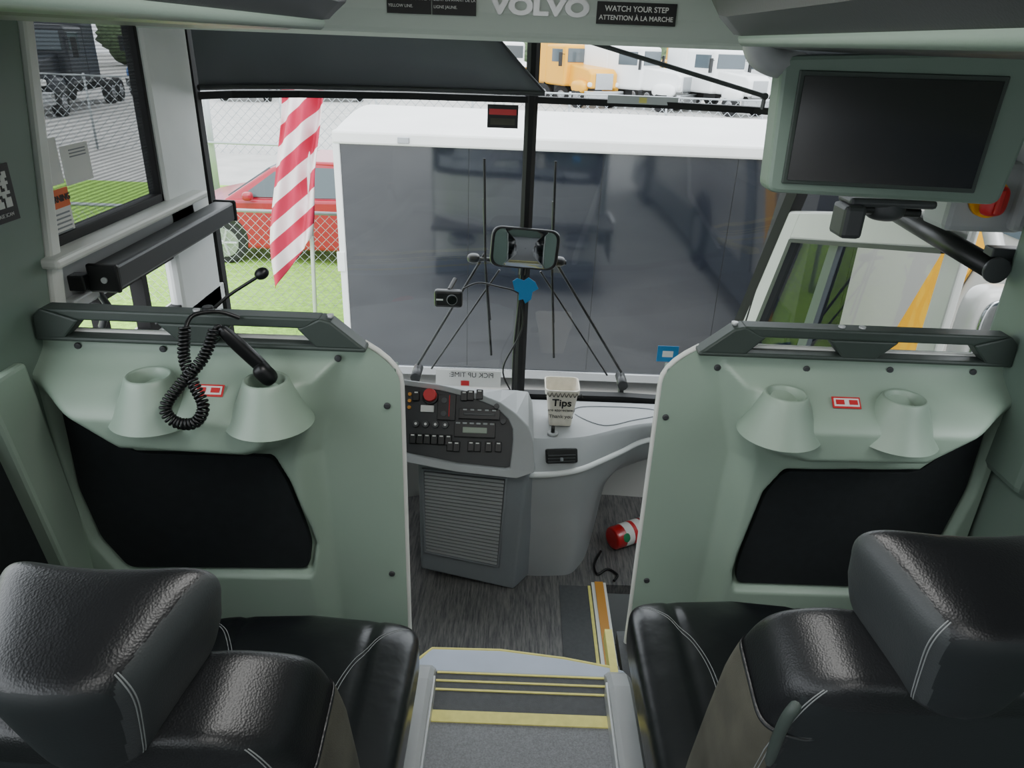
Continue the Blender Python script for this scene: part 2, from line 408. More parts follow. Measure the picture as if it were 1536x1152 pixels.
# ================================================================= FLOORS / STEPS
group('floor',[box('aisle_floor',(-1.2,1.2),(-7,1.40),(-.04,0),'floor_aisle'),
 box('floor_front',(-1.2,1.2),(1.40,1.57),(-.04,0),'mat'),
 prism('step_lip',[(-.32,1.56),(-.30,1.61),(-.262,1.645),(-.06,1.648),(.13,1.625),(.30,1.59),(.32,1.56)],'z',-.05,.003,'bluegrey',.004),
 box('under_floor_left',(-1.2,-.3),(1.57,1.66),(-.04,-.001),'mat'),box('under_floor_right',(.3,1.2),(1.57,1.75),(-.04,-.001),'mat'),
 box('riser_upper',(-1.2,1.2),(1.55,1.58),(-.3,-.041),'mgrey'),
 box('step_mid',(-1.2,1.2),(1.55,1.88),(-.32,-.28),'floor_wood'),
 box('riser_lower',(-1.2,1.2),(1.86,1.88),(-.59,-.32),'mgrey'),
 box('driver_floor',(-1.2,.40),(1.86,3.5),(-.6,-.55),'floor_wood'),
 box('front_floor_right',(.40,1.2),(2.62,3.5),(-.6,-.551),'floor_wood'),
 box('stepwell_floor',(.40,1.2),(1.86,2.64),(-.95,-.90),'mat'),
 box('stepwell_riser',(.38,.40),(1.86,2.62),(-.95,-.601),'lgrey'),
 box('stepwell_front',(.40,1.2),(2.62,2.64),(-.95,-.601),'lgrey'),
 box('entrance_mat',(.19,.318),(1.9,2.6),(-.551,-.546),'mat')])
tr=[box('wide_yellow_band',(-.238,.25),(1.388,1.425),(0,.004),'yellow')]
for k,y in enumerate((1.497,1.528,1.558)):
    tr.append(box('yellow_line_%d'%k,(-.238,.245),(y-.003,y+.003),(0,.003),'yellow'))
tr.append(tube('lip_yellow_edge',[(-.30,1.60,.0),(-.262,1.648,-.002),(-.06,1.651,-.002),(.13,1.628,-.002),(.27,1.60,-.002)],.006,'yellow'))
tr.append(box('yellow_side_edge',(.262,.285),(1.56,1.75),(-.04,.006),'yellow'))
group('trim_1',tr)
group('trim_2',[box('yellow_edge_line',(.318,.330),(1.9,2.6),(-.55,-.543),'yellow'),box('white_edge',(.335,.350),(1.9,2.62),(-.55,-.540),'cream'),
  box('orange_edge',(.350,.388),(1.9,2.62),(-.55,-.535),'orange'),box('white_edge_b',(.388,.400),(1.9,2.62),(-.56,-.540),'cream')])
for s in (-1,1):
    rings=[]
    for y,zt in ((.2,.075),(1.0,.075),(1.35,.075),(1.47,.07),(1.53,.05),(1.565,.02),(1.575,-.02)):
        x0=.242;x1=.31
        rings.append([(s*x0,y,-.03),(s*x0,y,zt-.012),(s*(x0+.012),y,zt),(s*(x1-.012),y,zt),(s*x1,y,zt-.012),(s*x1,y,-.03)])
    o=loft('kerb_body',rings,'lgrey',closed=True,cap=True,smooth=False,bevel=.004)
    group('trim_3',[o,box('kerb_inner_strip',tuple(sorted((s*.236,s*.243))),(.2,1.5),(.0,.05),'silver',.002)])
# ================================================================= DASHBOARD
D=[]
def py(z): return 2.6+(z-.08)*.6
outer=[(-.95,.40),(-.524,.367),(-.35,.352),(-.189,.325),(-.10,.298),(-.032,.258),(.02,.215),(.042,.16),(.052,.054),(-.02,.03),(-.27,.045),(-.50,.075),(-.95,.09)]
inner=[(-.94,.37),(-.524,.343),(-.35,.328),(-.195,.300),(-.12,.276),(-.065,.235),(-.045,.20),(-.042,.16),(-.05,.062),(-.07,.058),(-.27,.07),(-.49,.10),(-.94,.115)]
ro=[(a,py(b)-.012,b) for a,b in outer]; ri=[(a,py(b)-.008,b) for a,b in inner]; ri2=[(a,py(b)+.01,b) for a,b in inner]
rb=[(a+.0,max(3.0,py(b)+.2),min(b,.22)) for a,b in outer]
D.append(loft('console_surround',[ri2,ri,ro,rb],'lgrey',closed=True,smooth=False,bevel=.008))
D.append(new('instrument_panel',ri2,[tuple(range(len(ri2)))],'panel',solid=.01))
def on(x,z,w,h,m,name,dep=.012,bev=.002):
    o=box(name,(-w/2,w/2),(-dep/2,dep/2),(-h/2,h/2),m,bev)
    o.location=(x,py(z)-.004,z); o.rotation_euler=(R(-31),0,0); return o
def uv(u,v):
    return (-.49+(u-605)*.00268, .345-(v-581-(u-605)*.13)*.00235)
def disk(u,v,r,m,name,h=.02):
    x,z=uv(u,v); n=Vector((0,-1,.6)).normalized(); p=Vector((x,py(z),z))
    return cyl(name,p-n*.002,p+n*h,r,r*.9,m,20)
D.append(disk(642,602,.028,'redbtn','parking_brake_knob',.05)); D.append(disk(642,604,.034,'black','brake_collar',.012))
x,z=uv(638,621); D.append(on(x,z,.055,.028,'paper','brake_label'))
x,z=uv(668,622); D.append(on(x,z,.075,.105,'black','gauge_module',.02)); 
for k,(u,v) in enumerate(((664,612),(664,632))): D.append(disk(u,v,.013,'dgrey','gauge_dial_%d'%k,.022))
x,z=uv(672,620); D.append(on(x,z,.004,.09,'redbtn','module_marker',.024))
x,z=uv(719,637); D.append(on(x,z,.17,.042,'black','tachograph',.03)); 
D.append(on(x,z,.13,.012,'dgrey','tachograph_slot',.034))
x,z=uv(713,660); D.append(on(x,z,.17,.062,'black','radio',.03)); D.append(on(x,z-.002,.10,.024,'lcd','radio_display',.036))
for k in range(6): D.append(on(x-.07+k*.028,z+.022,.018,.007,'lgrey','radio_button_%d'%k,.036,.001))
for k in range(5): 
    x2,z2=uv(719,637); D.append(on(x2-.06+k*.03,z2+.014,.016,.006,'lgrey','tacho_button_%d'%k,.036,.001))
for k in range(4): D.append(disk(622+k*15,643+k*2,.015,'dgrey','climate_knob_%d'%k,.022)); D.append(disk(622+k*15,643+k*2,.006,'paper','knob_mark_%d'%k,.0235))
def sw(u,v,i):
    x,z=uv(u,v); a=on(x,z,.028,.042,'black','rocker_switch_%d'%i,.024,.003); b=on(x,z+.012,.014,.005,'paper','switch_icon_%d'%i,.0265,0)
    return [a,b]
i=0
for k in range(6): D+=sw(618+k*11,664+k*1.5,i); i+=1
for k,u in enumerate((676,686,708,718,735,750)): D+=sw(u,681+k*1.6,i); i+=1
for k,u in enumerate((694,704,718)): D+=sw(u,607,i); i+=1
D+=sw(620,600,99)
D.append(disk(745,628,.012,'dgrey','dimmer_knob',.02)); D.append(disk(756,652,.012,'dgrey','volume_knob',.02))
for k in range(3): D.append(disk(610,597+k*10,.008,'orange','warning_lamp_%d'%k,.012))
F=[(-.44,2.66,.045),(.022,2.60,.05),(-.014,2.56,-.55),(-.43,2.618,-.50)]
Bk=[(-.44,3.1,.045),(.06,3.1,.05),(.061,3.1,-.55),(-.43,3.1,-.50)]
S=[(.055,2.64,.05),(.064,2.68,-.55)]
v=[F[0],F[1],S[0],Bk[1],Bk[0],F[3],F[2],S[1],Bk[2],Bk[3]]
D.append(new('lower_cabinet',v,[(0,5,6,1),(1,6,7,2),(2,7,8,3),(3,8,9,4),(0,4,9,5),(0,1,2,3,4),(5,9,8,7,6)],'mgrey',bevel=.012,bseg=3))
def fp(s,t,off=0):
    a=Vector(F[0]).lerp(Vector(F[1]),s); b=Vector(F[3]).lerp(Vector(F[2]),s); p=a.lerp(b,t)
    n=Vector((-.13,-1,.075)).normalized(); return p+n*off
D.append(new('louvre_backing',[fp(.055,.085,.004),fp(.815,.085,.004),fp(.815,.815,.004),fp(.055,.815,.004)],[(0,1,2,3)],'dgrey'))
nl=24
for k in range(nl):
    t0=.098+.715*k/nl; t1=t0+.715/nl*.68
    vv=[fp(.065,t0,.010),fp(.805,t0,.010),fp(.805,t1,.010),fp(.065,t1,.010),fp(.065,t1,.004),fp(.805,t1,.004),fp(.065,t0,.004),fp(.805,t0,.004)]
    D.append(new('louvre_%d'%k,vv,[(0,1,2,3),(3,2,5,4),(6,7,1,0)],'lgrey'))
D.append(tube('louvre_frame',[fp(.05,.08,.004),fp(.82,.08,.004),fp(.82,.82,.004),fp(.05,.82,.004)],.007,'mgrey',cyclic=True))
lv=[(.0,[(.03,2.63),(.14,2.645),(.25,2.69),(.35,2.77),(.44,2.85),(.58,2.97),(.85,3.05)]),
    (-.10,[(.03,2.635),(.14,2.65),(.245,2.69),(.33,2.77),(.42,2.86),(.54,2.99),(.85,3.08)]),
    (-.18,[(.03,2.64),(.14,2.655),(.24,2.69),(.31,2.77),(.375,2.87),(.46,3.02),(.7,3.15)]),
    (-.28,[(.03,2.65),(.14,2.66),(.24,2.69),(.30,2.76),(.35,2.86),(.41,3.06),(.55,3.25)]),
    (-.40,[(.03,2.655),(.14,2.66),(.24,2.685),(.29,2.745),(.335,2.84),(.395,3.08),(.46,3.3)]),
    (-.55,[(.03,2.66),(.14,2.665),(.235,2.68),(.285,2.74),(.33,2.84),(.39,3.08),(.44,3.3)])]
rings=[cr([(a,b,z) for a,b in p],6) for z,p in lv]
D.append(loft('sweeping_body',rings,'lgrey'))
top_=[(.03,2.76),(.14,2.765),(.26,2.79),(.36,2.84),(.46,2.90),(.60,2.95),(.87,3.0)]
zt=.11
r0=cr([(a,b,.0) for a,b in lv[0][1]],6)
rt=cr([(a,b-.02,zt-.012) for a,b in top_],6); rt2=cr([(a,b,zt) for a,b in top_],6); rback=[(p[0],3.24,.06) for p in rt2]
D.append(loft('fascia',[[(p[0],p[1],p[2]+.018) for p in r0],rt,rt2],'lgrey'))
D.append(loft('dash_top',[rt2,[(p[0],3.1,zt) for p in rt2],rback],'lgrey'))
D.append(tube('white_accent_strip',[(p[0],p[1]-.004,.008) for p in r0],.013,'white'))
D.append(loft('dash_top_driver',[[(-1.15,2.8,.22),(-.8,2.9,.22),(-.5,2.95,.22),(-.2,2.98,.20),(.05,2.9,.12)],[(-1.15,2.85,.2),(-.8,3.05,.18),(-.5,3.1,.16),(-.2,3.12,.14),(.05,3.12,.11)],[(-1.15,2.85,.06),(-.8,3.1,.06),(-.5,3.18,.06),(-.2,3.24,.06),(.05,3.24,.06)]],'lgrey'))
D.append(tube('storage_lid_seam',[(p[0],p[1],zt+.001) for p in cr([(.24,3.0,0),(.36,2.90,0),(.50,2.96,0),(.62,3.02,0),(.60,3.08,0),(.40,3.09,0),(.26,3.07,0)],6,True)],.003,'mgrey'))
D.append(box('vent_frame',(.098,.235),(2.68,2.71),(.035,.098),'black',.008,(R(-28),0,R(8))))
for k in range(3): D.append(box('vent_slat_%d'%k,(.108,.225),(2.667,2.675),(.05+k*.015,.055+k*.015),'dgrey',.001,(R(-28),0,R(8))))
D.append(box('vent_tab',(.16,.172),(2.655,2.67),(.06,.075),'mgrey',.002,(R(-28),0,R(8))))
group('dashboard',D)
sw_=[tube('wheel_rim',[(-.72+.225*math.cos(a),2.42+.18*math.sin(a),.22+.13*math.sin(a)) for a in [2*math.pi*k/40 for k in range(40)]],.016,'black',cyclic=True),
     superell('wheel_hub',(.07,.07,.03),(.8,.6),'dgrey',loc=(-.72,2.43,.20),rot=(R(35),0,0)),
     tube('spoke_a',[(-.93,2.42,.22),(-.72,2.43,.20),(-.51,2.42,.22)],.014,'black'),tube('spoke_b',[(-.72,2.43,.20),(-.72,2.25,.10)],.014,'black'),
     cyl('column',(-.72,2.45,.18),(-.72,2.55,-.05),.04,.05,'black')]
group('steering_wheel',sw_)
cx,cy=.165,2.925
cupm=mat('cup_cream','#e6e0d2',.7,var=.12,vscale=30)
tc=[loft('cup_body',[[(cx+a*w,cy+b*w,.112+h) for a,b in roundpoly([(-1,-1),(1,-1),(1,1),(-1,1)],.35,4)] for w,h in ((.046,0),(.050,.002),(.068,.155),(.074,.16),(.076,.185),(.071,.185),(.068,.155),(.045,.01))],cupm,closed=True,cap=True,smooth=False)]
for k in range(9): tc.append(tube('rim_lace_%d'%k,[(cx-.072+.018*k,cy-.076,.268),(cx-.064+.018*k,cy-.078,.288),(cx-.056+.018*k,cy-.076,.268)],.002,'taupe'))
tc.append(text('cup_text_a','Tips',.050,(cx,cy-.069,.235),'ink',(R(97),0,0),bold=.001)); tc.append(text('cup_text_b','are appreciated',.019,(cx,cy-.064,.198),'ink',(R(97),0,0))); tc.append(text('cup_text_c','Thank you',.025,(cx,cy-.060,.165),'ink',(R(97),0,0)))
group('tip_cup',tc)
group('microphone_base',[cyl('disc',(.13,2.80,.111),(.13,2.80,.122),.024,.022,'silver',20),cyl('neck',(.13,2.80,.12),(.13,2.80,.15),.009,.008,'black',12)])
a=Vector((.45,2.88,-.490)); b=Vector((.66,3.0,-.490)); d=(b-a).normalized()
fe=[cyl('tank',a,b,.056,.056,'red',32,bevel=.012),cyl('label',a+d*.055,a+d*.16,.0567,.0567,'paper',32,cap=False),cyl('label_band',a+d*.10,a+d*.12,.057,.057,'redbtn',32,cap=False),
    cyl('neck',b,b+d*.04,.03,.018,'chrome',16),box('lever',(.68,.73),(3.0,3.03),(-.48,-.46),'black',.004,(0,0,R(30))),
    cyl('bracket_band',a+d*.17,a+d*.185,.0585,.0585,'steel',32,cap=False)]
fe.append(superell('green_seal',(.02,.004,.022),(1,1),'green',loc=(.52,2.862,-.468),rot=(R(-25),0,R(30))))
group('fire_extinguisher',fe)
group('power_cable',[tube('cable',cr([(.40,2.85,-.543),(.36,2.75,-.543),(.37,2.68,-.543),(.42,2.72,-.543),(.46,2.68,-.543),(.44,2.64,-.543)],6),.006,'black')])
# ================================================================= WINDSHIELD
bot=[(-1.21,2.72),(-1.12,2.90),(-.9,3.08),(-.5,3.22),(0,3.28),(.5,3.29),(.8,3.27),(.985,3.24)]
topp=[(-1.21,2.68),(-1.10,2.84),(-.9,2.96),(-.5,3.07),(0,3.12),(.5,3.10),(.85,2.98),(1.06,2.80)]
zb,ztp=.06,1.95
def wpt(i,z,off=0):
    t=(z-zb)/(ztp-zb); p=Vector((bot[i][0],bot[i][1],z)).lerp(Vector((topp[i][0],topp[i][1],z)),t); p.y-=off; return p
def wline(z,off=0): return [wpt(i,z,off) for i in range(8)]
W=[loft('glass_pane',[wline(zb),wline(.8),wline(1.43)],'glass'),loft('glass_pane_upper',[wline(1.45),wline(ztp)],'glass')]
def wstrip(name,z0,z1,off0,off1,m):
    return loft(name,[wline(z0,off0),wline(z0,off1),wline(z1,off1),wline(z1,off0),wline(z0,off0)],m,smooth=False)
W.append(wstrip('cross_bar',1.430,1.455,-.02,.03,'rubber'))
W.append(wstrip('bottom_gasket',.04,.085,-.02,.03,'rubber'))
W.append(wstrip('top_gasket',1.9,1.945,-.02,.03,'rubber'))
def wx(x,z,off=0):
    for i in range(7):
        a,b=wpt(i,z),wpt(i+1,z)
        if a.x<=x<=b.x or i==6:
            t=(x-a.x)/(b.x-a.x); p=a.lerp(b,t); p.y-=off; return p
W.append(loft('centre_post',[[wx(-.02+a,z,o) for a,o in ((-.026,-.02),(-.026,.02),(-.01,.035),(.01,.035),(.026,.02),(.026,-.02))] for z in (.06,.7,1.44,1.945)],'rubber',closed=True,smooth=False,cap=True))
W.append(loft('left_gasket',[[wpt(0,z)+Vector(v) for v in ((-.02,.02,0),(-.01,-.03,0),(.03,.0,0),(.03,.04,0))] for z in (.06,1.0,1.945)],'rubber',closed=True,cap=True,smooth=False))
W.append(loft('right_gasket',[[wpt(7,z)+Vector(v) for v in ((.03,.02,0),(.01,-.06,0),(-.03,-.03,0),(-.03,.04,0))] for z in (.06,1.0,1.945)],'rubber',closed=True,cap=True,smooth=False))
def plate(name,x,z,w,h,m,off=.006):
    p=wx(x,z,off); return box(name,(p.x-w/2,p.x+w/2),(p.y-.001,p.y+.001),(p.z-h/2,p.z+h/2),m)
W.append(plate('warning_sticker',-.134,1.375,.125,.09,'ink')); W.append(plate('warning_sticker_red',-.134,1.392,.11,.022,'redbtn',.009)); W.append(plate('warning_sticker_tan',-.134,1.355,.10,.025,'taupe',.009))
W.append(plate('blue_sticker',.68,.33,.10,.08,'blue'));W.append(plate('blue_sticker_mark',.68,.33,.05,.03,'paper',.009))
W.append(plate('bar_label',.42,1.458,.28,.03,'silver',.035)); W.append(plate('bar_label_mark',.42,1.458,.03,.02,'yellow',.038))
group('window_1',W)
pk=[box('sheet',(-.42,-.11),(3.185,3.187),(.145,.225),'paper',0,(R(-8),0,0)),text('sheet_text','PICK UP TIME:',.034,(-.25,3.18,.205),'ink',(R(82),0,0),sx=-1),box('sheet_mark',(-.30,-.26),(3.178,3.18),(.15,.175),'redbtn')]
group('paper_sign',pk)
sh=[]
xs=[-1.17,-1.08,-.9,-.5,-.25,-.08,.03]
b=[wx(x,1.47,.05) for x in xs]; 
t=[wx(x,max(1.475,min(1.94,1.47+( .03-x)*1.02)),.05) for x in xs]
sh.append(loft('blind_fabric',[b,t],'shade',solid=.002))
sh.append(tube('bottom_bar',[p+Vector((0,-.008,0)) for p in b],.010,'dgrey'))
sh.append(tube('fabric_edge',[p+Vector((0,-.008,0)) for p in t[2:]],.005,'dgrey'))
group('roller_sunshade',sh)
group('shade_guide_arm',[tube('arm',[(.14,2.98,1.67),(.84,2.93,1.50)],.009,'dgrey'),cyl('pivot',(.84,2.95,1.50),(.84,2.92,1.50),.012,.012,'dgrey',16),tube('arm_bracket',[(.84,2.93,1.50),(.86,3.0,1.455)],.008,'dgrey'),tube('arm_upper_link',[(.14,2.98,1.67),(.0,3.0,1.9)],.008,'dgrey')])
Mi=[]
mp=roundpoly([(-.152,-.085),(.135,-.097),(.147,.075),(-.14,.09)],.045,6)
mc=Vector((-.020,3.12,.848))
def mpt(p,sc,y): return mc+Vector((p[0]*sc,y,p[1]*sc))
Mi.append(loft('housing',[[mpt(p,.6,.05) for p in mp],[mpt(p,.95,.03) for p in mp],[mpt(p,1.03,0) for p in mp],[mpt(p,1.0,-.012) for p in mp],[mpt(p,.93,-.012) for p in mp],[mpt(p,.92,-.006) for p in mp]],'black',closed=True,cap=False))
def cy_(p,s): return -.018+.45*((p[0]*s)**2+(p[1]*s)**2)
cvx=[[mpt(p,s,cy_(p,s)) for p in mp] for s in (.94,.8,.7,.6,.5,.4,.3,.2,.1,.01)]
Mi.append(loft('mirror_face',cvx,'mirror',closed=True,cap=False))
Mi.append(tube('stalk',cr([(-.03,3.14,.74),(-.035,3.16,.60),(-.05,3.19,.35),(-.05,3.18,.10)],6),.007,'black'))
Mi.append(tube('clamp',[(-.02,3.15,.84),(-.03,3.14,.72)],.014,'black'))
Mi.append(prism('blue_tag',[(-.07,.70),(-.05,.715),(-.02,.705),(0,.72),(.03,.70),(.045,.67),(.02,.655),(.015,.62),(-.01,.60),(-.02,.62),(-.04,.615),(-.04,.65),(-.06,.66)],'y',3.10,3.104,'blue'))
group('rearview_mirror',Mi)
dc=[box('camera_body',(-.415,-.29),(3.10,3.14),(.565,.645),'black',.012),cyl('lens',(-.335,3.10,.605),(-.335,3.09,.605),.022,.020,'screen',24),tube('lens_ring',[(-.335+.023*math.cos(a),3.098,.605+.023*math.sin(a)) for a in [k*2*math.pi/24 for k in range(24)]],.0012,'lgrey',True),
    box('camera_label',(-.405,-.375),(3.098,3.10),(.60,.607),'paper'),tube('mount',[(-.35,3.13,.64),(-.33,3.20,.67)],.01,'black'),
    tube('lead',cr([(-.29,3.12,.65),(-.22,3.14,.675),(-.13,3.14,.66),(-.06,3.15,.64),(-.03,3.16,.60),(-.02,3.17,.45),(-.10,3.18,.25),(-.06,3.2,.12)],6),.004,'black')]
group('dash_camera',dc)
for s,x0,px in ((-1,-.215,-.54),(1,.10,.50)):
    y=3.40
    w=[tube('blade',[(x0,y-.05,1.18),(x0+.012,y-.02,.70),(x0+.05,y,.22)],.006,'rubber'),tube('blade_spine',[(x0,y-.03,1.0),(x0+.012,y,.70),(x0+.04,y+.02,.40)],.005,'black'),
       tube('arm_main',[(x0+.01,y+.01,.74),(px,y+.03,.14)],.007,'black'),tube('arm_second',[(x0+.06*s*-1+.02,y+.01,.66),(px-.07*s,y+.03,.12)],.005,'black'),
       tube('arm_link',[(x0-.06,y,.71),(x0+.08,y,.71)],.011,'black'),cyl('pivot',(px,y-.07,.11),(px,y+.06,.11),.025,.025,'black',16),tube('pivot_spindle',[(px,y,.11),(px,y-.04,.02)],.015,'black')]
    w.append(superell('pivot_head',(.03,.03,.022),(.8,.8),'black',loc=(x0+.045*s,y,.715)))
    group('windshield_wiper',w)
# ================================================================= LEFT WALL / DRIVER WINDOW
X=-1.2
WL=[]
def wl(name,yr,zr,m,d=.05,x=X,bev=.004): return box(name,(x-d,x),yr,zr,m,bev)
WL.append(wl('lower_panel',(-7,2.72),(-1.0,.72),'sage2'))
WL.append(wl('outer_skin',(-7,2.72),(-1.15,.78),'coachw',.015,X-.051))
WL.append(wl('lower_sill',(1.7,2.72),(.70,.775),'white',.05,X+.02))
WL.append(wl('window_sill_rear',(-7,1.5),(.70,.95),'sage'))
WL.append(wl('roof_cove',(-7,2.72),(1.68,1.945),'sage_pale'))
for y in (-6,-4.4,-2.8,-1.2): WL.append(wl('pillar_%d'%(-y*10),(y,y+.14),(.9,1.7),'rubber'))
WL.append(prism('b_pillar',[(1.38,1.72),(1.80,1.72),(1.66,1.0),(1.66,.72),(1.44,.72)],'x',X-.04,X+.03,'sage2',.012))
WL.append(prism('b_pillar_inner',[(1.79,1.70),(1.835,1.70),(1.70,.96),(1.65,.96)],'x',X-.02,X+.04,'cream',.01))
WL.append(wl('a_pillar',(2.355,2.69),(.62,1.945),'white',.05,X+.02,.02))
WL.append(wl('dark_lower_inset',(.9,1.50),(.0,.90),'felt',.02,X+.010))
WL.append(prism('side_brace',[(1.36,.96),(1.50,.96),(1.60,.10),(1.50,.10)],'x',X+.0,X+.05,'sage',.01))
group('wall_left',WL)
w2=[new('glass_pane',[(X-.03,1.66,.95),(X-.03,2.42,.95),(X-.03,2.42,1.72),(X-.03,1.66,1.72)],[(0,1,2,3)],'glass')]
def frame(name,y0,y1,z0,z1,t,m,x=X,d=.04):
    return [box(name+'_a',(x-d,x),(y0,y0+t),(z0,z1),m,.003),box(name+'_b',(x-d,x),(y1-t,y1),(z0,z1),m,.003),box(name+'_c',(x-d,x),(y0,y1),(z0,z0+t),m,.003),box(name+'_d',(x-d,x),(y0,y1),(z1-t,z1),m,.003)]
w2+=frame('upper_frame',1.69,2.375,1.145,1.72,.03,'rubber',X+.01)
w2.append(new('sunscreen',[(X-.01,1.70,1.17),(X-.01,2.36,1.17),(X-.01,2.36,1.70),(X-.01,1.70,1.70)],[(0,1,2,3)],'screenmesh'))
w2+=frame('lower_frame',1.90,2.46,.775,.985,.025,'rubber',X+.01)
w2.append(box('lower_divider',(X-.03,X+.012),(2.13,2.16),(.775,.985),'rubber'))
w2.append(box('sill_ledge',(X-.03,X+.07),(1.66,2.56),(1.125,1.15),'cream',.008))
w2.append(box('sill_under',(X-.04,X+.02),(1.66,2.55),(.985,1.13),'silver',.01))
group('window_2',w2)
rb_=[box('cassette',(X+.06,X+.13),(1.80,2.62),(1.035,1.10),'dgrey',.008),box('end_cap',(X+.055,X+.135),(1.785,1.80),(1.03,1.105),'black',.006),box('end_cap_b',(X+.055,X+.135),(2.62,2.635),(1.03,1.105),'black',.006),
     cyl('end_screw',(X+.10,1.785,1.065),(X+.10,1.78,1.065),.008,.008,'silver',12),
     box('rail',(X+.02,X+.05),(1.72,2.62),(1.0,1.03),'silver',.006),tube('bracket',[(X+.04,1.83,1.04),(X+.05,1.86,.97),(X+.01,1.88,.90)],.010,'dgrey'),box('bracket_plate',(X,X+.06),(1.76,1.80),(1.04,1.08),'black',.004)]
group('roller_blind_cassette',rb_)
stk=[box('sticker_seal',(X+.0,X+.002),(1.785,1.865),(1.29,1.40),'paper'),box('sticker_doc',(X+.0,X+.002),(1.875,2.0),(1.28,1.375),'paper'),box('warning_head',(X+.0,X+.003),(1.765,1.87),(1.235,1.28),'orangelabel'),box('warning_body',(X+.0,X+.002),(1.765,1.87),(1.165,1.235),'paper')]
stk.append(text('warning_text','WARNING',.022,(X+.004,1.82,1.257),'ink',(R(90),0,R(90)),bold=.0005))
for k in range(5): stk.append(box('print_line_%d'%k,(X+.002,X+.003),(1.775,1.86),(1.175+k*.011,1.179+k*.011),'mgrey'))
for k in range(3): stk.append(box('doc_line_%d'%k,(X+.002,X+.003),(1.91,1.985),(1.345+k*.008,1.348+k*.008),'mgrey'))
group('window_stickers',stk)
qr=[box('sticker_back',(X+.03,X+.033),(1.515,1.625),(1.255,1.375),'ink')]
for i in range(11):
    for j in range(11):
        if random.random()<.5 or (i in(0,1,9,10) and j in(0,1,9,10)): qr.append(box('qr_cell_%d_%d'%(i,j),(X+.033,X+.034),(1.535+i*.0068,1.5418+i*.0068),(1.285+j*.0068,1.2918+j*.0068),'paper'))
qr.append(text('qr_text','PLEASE SCAN',.011,(X+.035,1.572,1.27),'paper',(R(90),0,R(90))))
group('qr_code_sticker',qr)
# ================================================================= RIGHT WALL / DOOR
X=1.2
WR=[]
def wr(name,yr,zr,m,d=.05,x=X,bev=.004): return box(name,(x,x+d),yr,zr,m,bev)
WR.append(wr('lower_panel',(-7,1.86),(-1.0,.72),'sage2'))
WR.append(wr('outer_skin',(-7,1.88),(-1.15,.95),'coachw',.015,X+.051))
WR.append(wr('window_sill_rear',(-7,1.5),(.70,.95),'sage'))
WR.append(wr('roof_cove',(-7,2.8),(1.45,1.945),'sage_pale'))
for y in (-6,-4.4,-2.8,-1.2): WR.append(wr('pillar_%d'%(-y*10),(y,y+.14),(.9,1.7),'rubber'))
WR.append(wr('b_pillar',(1.50,1.80),(.70,1.72),'sage2',.06,X-.035,.02))
WR.append(wr('header_panel',(1.80,2.40),(1.27,1.50),'lgrey',.06,X-.05,.015))
WR.append(box('lower_front_wall',(X,X+.05),(2.66,3.3),(-1,-.5),'coachw'))
group('wall_right',WR)
def dp(s,z):
    rear=Vector((1.2,2.0,z)); 
    f1=Vector((.985,3.26,.3)); f2=Vector((1.035,2.95,1.08))
    t=(z-.3)/(.78); fr=f1.lerp(f2,t); fr.z=z
    if z<.3: fr=Vector((.985,3.26,z))
    return rear.lerp(fr,s)
def dquad(name,pts,m,th=.03,bev=.006,off=0):
    nn=Vector((-1,-.15,0)).normalized(); n=nn*th
    a=[dp(*p)+nn*off for p in pts]; k=len(a)
    if th==0: return new(name,a,[tuple(range(k))],m)
    v=a+[p+n for p in a]
    o=new(name,v,[tuple(range(k)),tuple(range(2*k-1,k-1,-1))]+[(i,i+k,(i+1)%k+k,(i+1)%k) for i in range(k)],m,bevel=bev); fixn(o); return o
def ti(s): return 1.175-.215*s
def to(s): return 1.285-.205*s
DR=[dquad('leaf_front_stile',[(.88,-.9),(1,-.9),(1,.3),(1,to(1)),(.88,to(.88)),(.88,.3)],'cream',.035,.01),dquad('leaf_rear_stile',[(0,-.9),(.08,-.9),(.08,to(.08)),(0,to(0))],'cream'),
    dquad('leaf_top_rail',[(0,ti(0)),(.5,ti(.5)),(1,ti(1)),(1,to(1)),(.5,to(.5)),(0,to(0))],'cream',.034,.01),dquad('leaf_bottom',[(0,-.9),(1,-.9),(1,-.1),(0,-.1)],'cream'),
    dquad('glass_pane',[(.08,-.1),(.88,-.1),(.88,.3),(.88,ti(.88)),(.08,ti(.08))],'tint',0,0,.004),
    dquad('darkening_pane',[(.62,-.1),(.88,-.1),(.88,.3),(.88,ti(.88)),(.62,ti(.62))],'tint',0,0,.014),  # extra tinted layer, added to imitate a dark reflection in the door glass
    dquad('gasket_front',[(.86,-.1),(.885,-.1),(.885,.3),(.885,ti(.88)),(.86,ti(.86)),(.86,.3)],'dgrey',.04,0),dquad('gasket_top',[(.08,ti(.08)-.012),(.88,ti(.88)-.012),(.88,ti(.88)+.004),(.08,ti(.08)+.004)],'dgrey',.04,0),
    dquad('sliding_glass_edge',[(.60,-.1),(.65,-.1),(.65,ti(.65)),(.60,ti(.60))],'coachg',.02,0)]
DR.append(tube('grab_rail',[tuple(dp(.1,.1)+Vector((-.05,0,0))),tuple(dp(.1,.7)+Vector((-.05,0,0)))],.012,'silver'))
group('door_1',DR)
group('trim_4',[loft('windshield_door_pillar',[[dp(1.0,z)+Vector(v) for v in ((.03,0,0),(-.03,-.04,0),(-.05,.01,0),(.0,.05,0))] for z in (-.5,.3,.7,1.08,1.5)],'rubber',closed=True,cap=True,smooth=False)])
group('trim_5',[prism('header_box',[(1.0,1.30),(1.2,1.28),(1.2,1.50),(1.02,1.50)],'y',1.98,2.9,'lgrey',.02)])
